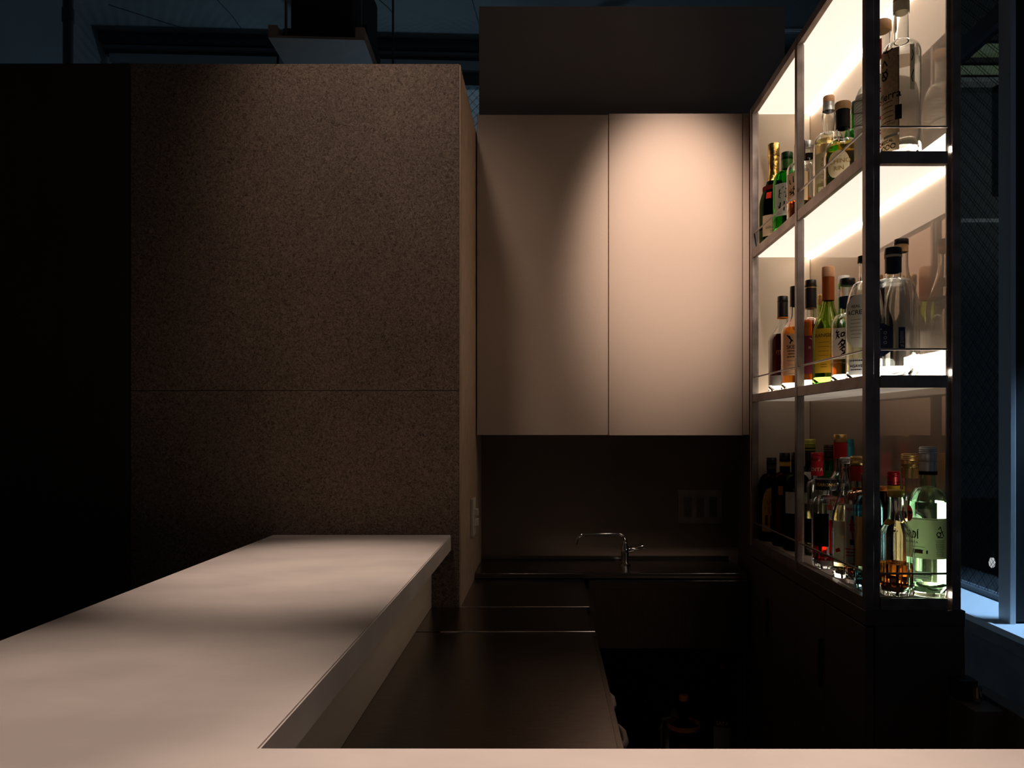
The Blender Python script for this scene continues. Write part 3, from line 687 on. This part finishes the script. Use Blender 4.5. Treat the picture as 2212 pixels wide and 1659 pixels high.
bottle('clear whisky bottle with brush characters on a peach label, beside the middle post', .70, 2.07, zt_, .236, .0355, .0135, .150, .175, 'round', 'clear', 'amber', .30,
       cap=('black', .014, .0135), capsule=('brown', .040, .0145), group=GT,
       labels=[dict(a=-16, w=.062, z=(.062, .140), m='tan', l='peach label with black brush characters', t=[('black', 'stroke', (place(YAMA, .026), .0015), -.008, .118), ('black', 'stroke', (place(SAKI, .030), .0014), -.008, .088)])])
bottle('fluted decanter of amber spirit with glass stopper, just right of the middle post', .775, 2.215, zt_, .29, .031, .014, .20, .225, 'round', 'clear', 'orange', .42,
       cap=('silver', .02, .012), cross=flute(18, .05), group=GT, bands=(('black', .238, .252, .001),))
bottle('clear bottle with bulged neck, orange cap and grey capsule on the top shelf', .72, 1.912, zt_, .288, .038, .0125, .150, .195, 'round', 'clear', 'pale', .60,
       cap=('peach', .016, .0140), capsule=('silver', .022, .0140), bulge=.005, group=GT,
       labels=[dict(a=-6, w=.066, z=(.060, .135), m='cream', l='off-white label with curved lettering', t=[('black', 'text', ('Distillery', .009, 0), .004, .118), ('black', 'text', ('Collection', .009, 0), .004, .104), ('black', 'bars', (4, .03, .009, .001, 5), 0, .088)]),
               dict(a=-2, w=.05, z=(.018, .050), m='cream', l='small lower label', t=[('black', 'bars', (5, .036, .005, .0008, 6), 0, .042)])])
bottle('squat round gin bottle with wooden stopper, black neck and round yellow label', .712, 1.800, zt_, .223, .0445, .0155, .085, .135, 'round', 'clear', 'gold', .50,
       cap=('wood', .018, .0185), capsule=('black', .044, .0165), group=GT,
       labels=[dict(a=-14, w=.052, z=(.030, .098), m='cream', shape='ellipse', l='round pale yellow label', t=[('gold', 'text', ('CHINO', .0145, .01), .004, .070), ('gold', 'text', ('RIN', .0145, .01), .002, .053), ('gold', 'bars', (2, .02, .005, .001, 7), 0, .087)])])
bottle('green bottle with black cap standing behind the squat gin bottle', .797, 1.925, zt_, .28, .028, .0125, .17, .21, 'round', 'green', None, .5, cap=('green', .03, .0135), group=GT)
bottle('white etched bottle with fine dark lines, hidden in part by the corner post', .748, 1.725, zt_, .31, .037, .013, .175, .235, 'round', 'frost', 'water', .62,
       cap=('wood', .02, .016), group=GT,
       labels=[dict(a=0, w=.20, z=(.125, .205), m='white', l='white band of fine engraved lines', t=[('black', 'stroke', ([[(-.09+.18*i/24, .0045*k+.004*math.sin(i*.5+k)) for i in range(25)] for k in range(-8, 8)], .0004), 0, .165)])])
bottle('clear bottle with flat wooden stopper and red ribbon label behind the tallest bottle', .737, 1.645, zt_, .333, .035, .0165, .20, .245, 'round', 'clear', 'clearwater', .62,
       cap=('wood', .022, .019), group=GT, labels=[dict(a=-30, w=.05, z=(.03, .19), m='white', l='white label with red flowers', t=[('red', 'stroke', ([[(.004*math.cos(t_*1.1)+dx_, .004*math.sin(t_*1.1)+dz_) for t_ in range(7)] for dx_, dz_ in ((.016, .06), (.014, .03), (.018, 0), (.015, -.03), (.016, -.06))], .0013), 0, .11)]),
               dict(a=-20, w=.010, z=(.235, .29), m='red', l='thin red ribbon on the neck')])
bottle('tallest clear spirit bottle with cork and brown kraft label, top shelf near end', .7385, 1.56, zt_, .352, .0378, .0148, .215, .245, 'round', 'clear', 'clearwater', .58,
       cap=('cork', .022, .0158), group=GT, bands=(('cream', .305, .327, .0012),),
       labels=[dict(a=-48, w=.056, z=(.045, .220), m='kraft', shape='rect', l='brown kraft label with black woodcut print',
                    t=[('black', 'text', ('Tierra', .022, .012), .004, .125), ('black', 'text', ('750 ml', .007, 0), .010, .067), ('black', 'bars', (5, .034, .010, .0018, 11), .002, .112),
                       ('black', 'stroke', ([[(.009*math.cos(q*.9)+.0*q, .009*math.sin(q*.9)) for q in range(8)], [(-.008, .02), (0, .032), (.008, .018)], [(-.02, .046), (-.006, .052), (.006, .046), (.02, .05)], [(-.006, 0), (.008, .012)], [(.006, -.01), (-.008, .012)]], .0016), -.004, .170),
                       ('black', 'stroke', ([[(-.027, -.083), (-.027, .080), (-.01, .083), (.004, .076), (.008, .06), (.027, .06), (.027, -.083), (-.027, -.083)]], .0006), 0, .142)]),
               dict(a=-48, w=.056, z=(.010, .040), m='kraft', l='lower kraft strip with scrollwork', t=[('black', 'text', ('MEZCAL', .009, .015), 0, .032), ('black', 'stroke', ([[(.005*math.cos(q)+dx_, .005*math.sin(q)) for q in range(7)] for dx_ in (-.02, -.008, .004, .016)], .0009), 0, .020)]),
               dict(a=32, w=.010, z=(.13, .222), m='cream', l='narrow side strip', t=[('black', 'stroke', ([[(0, .03), (.002, .02), (-.002, .008)], [(.002, -.01), (-.002, -.025), (.001, -.035)]], .0008), 0, .18)]),
               dict(a=-8, w=.0125, z=(.072, .102), m='black', l='small dark tax stamp')])

# middle tier
bottle('dark red liqueur bottle with long black capsule, far left on the middle shelf', .70, 2.22, zm_, .284, .041, .0145, .150, .205, 'slope', 'clear', 'maroon', .60,
       cap=('black', .018, .0150), capsule=('black', .045, .0150), group=GM, bands=(('orange', .218, .2215, .0012),),
       labels=[dict(a=0, w=.07, z=(.018, .048), m='silver', l='embossed silver grey strip'), dict(a=-5, w=.0015, z=(.10, .101), m='gold', l='gold script', t=[('gold', 'text', ('mpa', .020, 0, .3), .0, .118), ('gold', 'bars', (1, .03, .004, .001, 3), 0, .108)])])
bottle('clear whisky bottle with cream label and tan spirit, left of the middle post', .70, 2.108, zm_, .292, .039, .0135, .160, .215, 'slope', 'clear', 'amber', .60,
       cap=('black', .016, .0145), capsule=('black', .040, .0145), group=GM,
       labels=[dict(a=-12, w=.056, z=(.040, .155), m='tan', l='cream whisky label', t=[('black', 'stroke', ([[(-.01, .012), (0, .0), (.006, -.006)], [(-.004, .01), (.002, -.004), (-.002, -.012)]], .0018), -.004, .140), ('black', 'text', ('SKER', .014, .01), .0, .118), ('black', 'bars', (3, .03, .008, .003, 9), 0, .106), ('black', 'bars', (4, .03, .012, .001, 10), 0, .080)])])
bottle('black capped whisky bottle with plum edged label, just right of the middle post', .70, 1.985, zm_, .285, .0335, .0142, .150, .185, 'round', 'clear', 'orange', .62,
       cap=('black', .018, .0142), capsule=('black', .056, .0148), group=GM,
       bands=(('gold', .2085, .2098, .0016), ('goldcap', .263, .2655, .001)),
       labels=[dict(a=-18, w=.05, z=(.035, .135), m='wine', l='plum label', t=[('tan', 'stroke', ([[(-.019, -.04), (-.019, .035), (-.01, .043), (.01, .043), (.019, .035), (.019, -.04), (-.019, -.04)]], .0008), 0, .085), ('tan', 'text', ('e', .014, 0), .008, .105)])])
bottle('tall bottle with orange stopper and copper capsule above a long golden label', .706, 1.878, zm_, .297, .038, .0135, .120, .215, 'slope', 'lime', 'gold', .40,
       cap=('peach', .026, .0152), capsule=('copper', .058, .0152), group=GM, bands=(('goldcap', .2225, .2245, .0016),),
       labels=[dict(a=-16, w=.050, z=(.030, .140), m='yellow', l='long golden yellow label', t=[('black', 'text', ('RANGIE', .013, 0), .0, .122), ('black', 'bars', (5, .03, .011, .001, 12), 0, .105), ('black', 'bars', (2, .02, .006, .0015, 13), 0, .050)])])
bottle('green bottle with white screw cap in the back row of the middle shelf', .79, 1.99, zm_, .297, .034, .0135, .15, .21, 'slope', 'green', None, .5,
       cap=('white', .020, .0150), group=GM, bands=(('white', .24, .262, .001),))
bottle('clear bottle with two large brush characters and a dark blue neck band', .715, 1.78, zm_, .248, .0375, .0165, .130, .165, 'round', 'clear', 'amber', .27,
       cap=('black', .018, .0175), group=GM, bands=(('navy', .178, .205, .0014),),
       labels=[dict(a=-10, w=.058, z=(.055, .128), m='white', l='pale pink label with two brush characters', t=[('black', 'stroke', (place(CHI, .026), .0015), -.010, .112), ('black', 'stroke', (place(TA, .030), .0019), -.006, .085)])])
bottle('brown bottle with ribbed gold screw cap behind the orange capped bottle', .795, 2.16, zm_, .278, .028, .0125, .17, .21, 'slope', 'lime', None, .5, cap=('goldcap', .03, .0135), threads=True, group=GM)
bottle('round shouldered decanter with six sided silver label, left of the corner post', .716, 1.692, zm_, .281, .0385, .0105, .135, .225, 'round', 'clear', 'pale', .44,
       cap=('black', .015, .0130), capsule=None, group=GM,
       labels=[dict(a=-16, w=.066, z=(.072, .190), m='silver', shape='hex', l='six sided silver grey label with rays', t=[('black', 'text', ('ACRES', .014, .012), -.006, .150), ('black', 'text', ('REAL', .009, .01), -.006, .164), ('black', 'bars', (6, .030, .008, .001, 14), -.006, .134)]),
               dict(a=-24, w=.040, z=(.012, .048), m='grey', l='small grey framed label', t=[('black', 'text', ('AGAVE', .009, .02), 0, .031), ('black', 'bars', (2, .03, .020, .0026, 15), 0, .042)])])
bottle('brown bottle with gold cap, half hidden behind the corner post on the middle shelf', .788, 1.79, zm_, .258, .033, .0135, .14, .19, 'slope', 'brown', None, .5, cap=('goldcap', .024, .0150), group=GM,
       labels=[dict(a=0, w=.05, z=(.03, .12), m='white')])
bottle('clear bottle with black cap over a navy capsule and navy six sided label', .7225, 1.562, zm_, .268, .0425, .0155, .175, .205, 'round', 'clear', None, .52,
       cap=('black', .015, .0172), capsule=('navy', .036, .0162), group=GM, bands=(('cream', .2475, .2525, .0018),),
       labels=[dict(a=-37, w=.052, z=(.040, .108), m='navy', shape='hex', l='navy six sided label with a column', t=[('grey', 'stroke', ([[(-.006, -.018), (-.006, .018)], [(-.002, -.018), (-.002, .018)], [(.002, -.018), (.002, .018)], [(-.01, .02), (.006, .02)], [(-.01, -.02), (.006, -.02)]]+[[(.013+.003*math.cos(q), .003*math.sin(q)+dz_) for q in range(7)] for dz_ in (.012, .002, -.008)], .0007), 0, .076)]),
               dict(a=-52, w=.024, z=(.114, .150), m='gold', shape='ellipse', l='round bronze medallions'),
               dict(a=22, w=.013, z=(.052, .098), m='navy', l='small navy back label', t=[('white', 'bars', (9, .008, .0028, .0012, 16), 0, .088), ('white', 'text', ('70', .007, .01), 0, .060)])])
bottle('long necked clear bottle with black topped cork behind the navy capped bottle', .780, 1.648, zm_, .308, .0375, .0142, .150, .255, 'slope', 'clear', None, .50,
       cap=('black', .012, .0152), group=GM, bands=(('wood', .279, .2955, -.001),))

# bottom tier
bottle('dark liqueur bottle with pointed yellow label, far left on the bottom shelf', .691, 2.30, zl_, .253, .0385, .0140, .160, .205, 'round', 'brown', 'maroon', .7,
       cap=('black', .022, .0150), capsule=('brown', .012, .0145), group=GB,
       labels=[dict(a=0, w=.060, z=(.03, .165), m='yellow', shape='arch', l='arched yellow label', t=[('red', 'text', ('LÚA', .020, .02), .004, .120), ('dkred', 'stroke', ([[(-.02, .0), (.02, 0)], [(-.015, -.02), (-.015, -.05)], [(.0, -.02), (.0, -.06)], [(.015, -.02), (.015, -.05)]], .004), 0, .10)])])
bottle('dark bottle with black cap above a yellow neck band', .70, 2.20, zl_, .271, .0375, .0145, .170, .215, 'round', 'brown', 'maroon', .7,
       cap=('black', .026, .0150), group=GB, bands=(('yellow', .232, .2445, .0015),),
       labels=[dict(a=10, w=.05, z=(.15, .175), m='orange', l='thin orange band'), dict(a=0, w=.05, z=(.04, .13), m='dkred')])
bottle('dark wine bottle with grey label, half behind the middle post', .706, 2.115, zl_, .275, .037, .0140, .175, .215, 'round', 'dkgreen', 'maroon', .7,
       cap=('black', .03, .0145), group=GB, labels=[dict(a=-5, w=.06, z=(.105, .165), m='silver', l='plain grey label')])
bottle('bottle with lime green screw cap and white label in the back row', .78, 2.217, zl_, .311, .036, .0140, .19, .24, 'slope', 'dkgreen', 'maroon', .7,
       cap=('lime', .034, .0150), threads=True, capsule=('black', .030, .0148), group=GB, labels=[dict(a=-5, w=.07, z=(.09, .215), m='white', l='white label')])
bottle('clear liqueur bottle with ribbed dark red screw cap and red collar', .735, 2.035, zl_, .277, .036, .0150, .150, .205, 'round', 'clear', 'pale', .5,
       cap=('red', .022, .0158), threads=True, capsule=('red', .040, .0158), group=GB,
       labels=[dict(a=0, w=.026, z=(.222, .240), m='dkred', l='red collar lettering', t=[('cream', 'text', ('DITA', .014, .0), 0, .231)]), dict(a=-20, w=.05, z=(.035, .10), m='black')])
bottle('square amaretto bottle with wide black cap, black label and deep red liqueur', .690, 1.85, zl_, .218, .0290, .0160, .145, .178, 'round', 'clear', 'red', .52,
       cap=('black', .027, .0255), cross=sq(6), turn=18, group=GB,
       labels=[dict(a=-50, w=.045, z=(.055, .135), m='black', l='black side label'), dict(a=2, w=.03, z=(.13, .1305), m='black', l='cap lettering')])
bottle('tall vodka bottle with gold topped red capsule and script on its red label', .745, 1.90, zl_, .327, .036, .0150, .190, .240, 'slope', 'clear', 'water', .5,
       cap=('goldcap', .020, .0158), capsule=('red', .040, .0165), group=GB,
       labels=[dict(a=0, w=.03, z=(.270, .300), m='red', l='red capsule lettering', t=[('gold', 'text', ('Stoli', .015, 0, .35), 0, .291), ('gold', 'text', ('IMPORTED', .0052, .01), 0, .273)]),
               dict(a=-14, w=.062, z=(.138, .172), m='red', l='red label', t=[('cream', 'text', ('CHNAYA', .016, .02), .0, .155)]),
               dict(a=-14, w=.058, z=(.03, .137), m='white', l='white label with handwriting', t=[('black', 'text', ('chnaya', .016, .0, .4), 0, .118), ('black', 'text', ('vodka', .014, .0, .4), 0, .098), ('black', 'bars', (5, .03, .009, .002, 19), 0, .080)])])
bottle('clear liqueur bottle with silver screw cap and strawberry picture label', .693, 1.73, zl_, .275, .0315, .0142, .130, .215, 'slope', 'clear', 'pale', .60,
       cap=('silver', .012, .0150), threads=True, group=GB,
       labels=[dict(a=-6, w=.060, z=(.035, .130), m='grey', l='grey label with fruit', t=[('tan', 'stroke', ([[(-.01, .035), (.008, .02), (.016, 0), (.008, -.02)], [(-.006, .02), (.006, .0)]], .009), 0, .09), ('red', 'stroke', ([[(-.018, -.01), (-.016, -.014)], [(-.017, -.012), (-.015, -.018)]], .006), 0, .078), ('greenp', 'stroke', ([[(.002, .0), (.010, -.01)], [(.004, -.012), (.012, .002)], [(.006, .006), (.008, -.018)]], .003), 0, .085), ('black', 'text', ('25', .012, .01), .002, .045)])])
bottle('gin bottle with ribbed gold and red cap and a red guardsman on its label', .692, 1.668, zl_, .280, .0265, .0150, .185, .205, 'round', 'clear', 'rose', .75,
       cap=('goldcap', .020, .0150), threads=True, capsule=('red', .034, .0152), group=GB, cross=sq(7), turn=8,
       labels=[dict(a=-26, w=.046, z=(.045, .175), m='white', l='white label with guardsman', t=[('red', 'stroke', ([[(0, .022, 1.2), (0, -.004, 1.6)], [(0, -.004, .9), (0, -.022, .5)], [(-.004, .012), (.004, .006)]], .0028), 0, .12), ('black', 'stroke', ([[(0, .030), (0, .022)], [(-.002, -.022), (-.002, -.034)], [(.002, -.022), (.002, -.034)]], .0022), 0, .12), ('red', 'text', ('BEEFER', .008, .01), 0, .164), ('red', 'bars', (3, .028, .007, .003, 20), 0, .075)])])
bottle('pale blue gin bottle with dark blue label, left of the corner post', .690, 1.608, zl_, .245, .0270, .0125, .165, .200, 'round', 'blue', 'water', .5,
       cap=('navy', .020, .0140), cross=sq(7), turn=10, group=GB,
       labels=[dict(a=-20, w=.045, z=(.05, .155), m='gold', l='ochre label', t=[('navy', 'stroke', ([[(0, .035), (0, -.035)]], .006), .008, .105)])])
bottle('cut glass pattern whisky bottle with yellow cap and amber spirit, right of the corner post', .7225, 1.550, zl_, .215, .0345, .0150, .120, .165, 'slope', 'clear', 'amber', .30,
       cap=('yellow', .014, .0160), cross=ribs(10, .06), threads=True, group=GB,
       labels=[dict(a=-45, w=.026, z=(.143, .155), m='yellow', shape='ellipse', l='yellow shoulder seal')])
bottle('clear bottle with ribbed gold screw cap and cream neck label, behind the white rum', .788, 1.626, zl_, .287, .033, .0158, .150, .180, 'slope', 'clear', 'pale', .5,
       cap=('goldcap', .030, .0170), threads=True, capsule=('goldcap', .022, .0172), group=GB,
       labels=[dict(a=-25, w=.045, z=(.165, .187), m='cream', l='cream neck label')])
bottle('dark bottle with maroon cap and yellow collar behind the cut glass bottle', .787, 1.70, zl_, .245, .028, .0122, .14, .18, 'slope', 'brown', 'maroon', .6,
       cap=('red', .030, .0132), threads=True, group=GB, bands=(('yellow', .192, .213, .0012),))
bottle('low bottle with flat orange cap, back row of the bottom shelf', .797, 1.775, zl_, .205, .027, .0150, .12, .16, 'round', 'brown', 'amber', .6, cap=('orange', .010, .0190), group=GB,
       labels=[dict(a=0, w=.04, z=(.03, .1), m='orange')])
bottle('white rum bottle with grey screw cap, brightly backlit at the right end', .787, 1.546, zl_, .304, .0378, .0152, .178, .222, 'round', 'mint', 'rum', .63,
       cap=('silver', .030, .0166), threads=True, capsule=('silver', .022, .0168), group=GB, name='rum_bottle', bands=(('black', .2465, .2540, .0022),),
       labels=[dict(a=0, w=.032, z=(.255, .268), m='silver', l='signature band', t=[('black', 'text', ('Facundo B.', .0062, 0, .4), 0, .262), ('white', 'text', ('* WHITE RUM *', .0050, .01), 0, .2500)]),
               dict(a=-14, w=.098, z=(.078, .160), m='cream', l='cream rum label', t=[('black', 'text', ('BACARDÍ', .0215, .025, 0, .80), -.044, .1245), ('black', 'text', ('CARTA BLANCA', .0068, .01), -.034, .110), ('black', 'bars', (1, .070, .004, .0012, 21), 0, .157),
                     ('black', 'stroke', ([[(-.006, -.010), (.006, -.010)], [(-.004, .006), (0, .012), (.002, .004), (.008, -.008)], [(-.002, -.002), (.006, .002)]]+[[(.0045*math.cos(q)-.003, .0045*math.sin(q)-.004) for q in range(8)]], .0009), .032, .132),
                     ('black', 'bars', (10, .018, .0034, .0009, 22), .032, .115), ('gold', 'stroke', ([[(-.020, .0), (.0, 0)]], .004), 0, .092), ('black', 'stroke', ([[(.004, 0), (.007, 0)]], .0035), .002, .092), ('black', 'bars', (2, .028, .006, .001, 23), -.010, .101)]),
               dict(a=-66, w=.026, z=(.150, .184), m='red', shape='ellipse', l='round red emblem with a dark winged shape', t=[('black', 'stroke', ([[(-.008, .004), (-.003, .001), (0, .005), (.003, .001), (.008, .004)], [(0, .005), (0, -.006)]], .0022), .003, .167)]),
               dict(a=-18, w=.036, z=(.036, .052), m='silver', l='small lower label', t=[('black', 'text', ('SANTIAGO DE CUBA', .0046, .01), 0, .045), ('black', 'bars', (1, .03, .004, .001, 24), 0, .040)])])
bottle('bottle with teal screw cap beside the red and gold capped vodka', .802, 1.99, zl_, .314, .0245, .0125, .20, .25, 'slope', 'dkgreen', None, .6, cap=('teal', .05, .0140), threads=True, group=GB)
bottle('dim green bottle with brown cap between the red collared bottle and the vodka', .797, 2.112, zl_, .297, .028, .0135, .19, .25, 'slope', 'green', None, .6, cap=('brown', .045, .0145), threads=True, group=GB,
       bands=(('greenp', .2, .225, .004),))
# lettering on the amaretto cap
_am = [o for o in bpy.data.objects if o.get('label', '').startswith('square amaretto')][0]
_capo = [c for c in _am.children if c.name.split('.')[0] == 'cap'][0]
bm = bmesh.new(); vs, fs = text_geo('DISARONNO', .0105, .01)
bv = [bm.verts.new((.0262*math.sin(px/.0262-.3), -.0262*math.cos(px/.0262-.3), .204+pz)) for px, pz in vs]
for f in fs:
    try: bm.faces.new([bv[i] for i in f])
    except ValueError: pass
obj('lettering', bm, P['gold'], _capo)

# bottles in the dark cupboard under the sink
GU = 'bottles stored in the dark cupboard under the sink'
uz = .1352
def und(px, topy, d, R, label, gl, cap, **kw):
    H = CAMZ-(topy-927)*d/F-uz
    bottle(label, X(px, d), d, uz, H, R, .015, H*.55, H*.75, 'round', gl, None, .5, cap=(cap, .02, .0155), group=GU, **kw)
und(1336, 1436, 2.50, .040, 'dim bottle with dark cap at the left of the cupboard under the sink', 'dkgreen', 'brown')
und(1390, 1436, 2.46, .040, 'dim bottle with dark cap and dotted sides under the sink', 'brown', 'brown')
und(1477, 1502, 2.43, .047, 'squat dark bottle with amber cap and oval red label under the sink', 'brown', 'orange', labels=[dict(a=0, w=.052, z=(.03, .19), m='dkred', shape='ellipse', l='oval dark red label')], bands=(('orange', .22, .235, .012),))
und(1515, 1475, 2.52, .036, 'slim dark bottle behind the oval labelled bottle under the sink', 'dkgreen', 'black')
und(1560, 1432, 2.46, .038, 'bottle with maroon cap and pale label at the right under the sink', 'brown', 'red', labels=[dict(a=0, w=.06, z=(.10, .22), m='silver', l='pale label'), dict(a=0, w=.06, z=(.221, .245), m='dkred', l='dark red strip', t=[('cream', 'text', ('SATA', .016, .01), 0, .233)])])
jug = thing('plastic_jug', 'dim pale plastic jug handle left of the oval labelled bottle under the sink', 'jug', (X(1455, 2.54), 2.54, uz))
LOC[jug.name] = Vector((0, 0, 0))
bm = bmesh.new(); lathe(bm, [(.03, 0), (.036, .01), (.036, .15), (.028, .19), (.013, .215), (.013, .235)], 28); obj('jug_body', bm, M['white_plastic'], jug, True)
tube('jug_handle', [(-.012, -.02, .215), (-.04, -.02, .21), (-.046, -.02, .18), (-.044, -.02, .11), (-.03, -.02, .09)], .006, M['white_plastic'], jug)
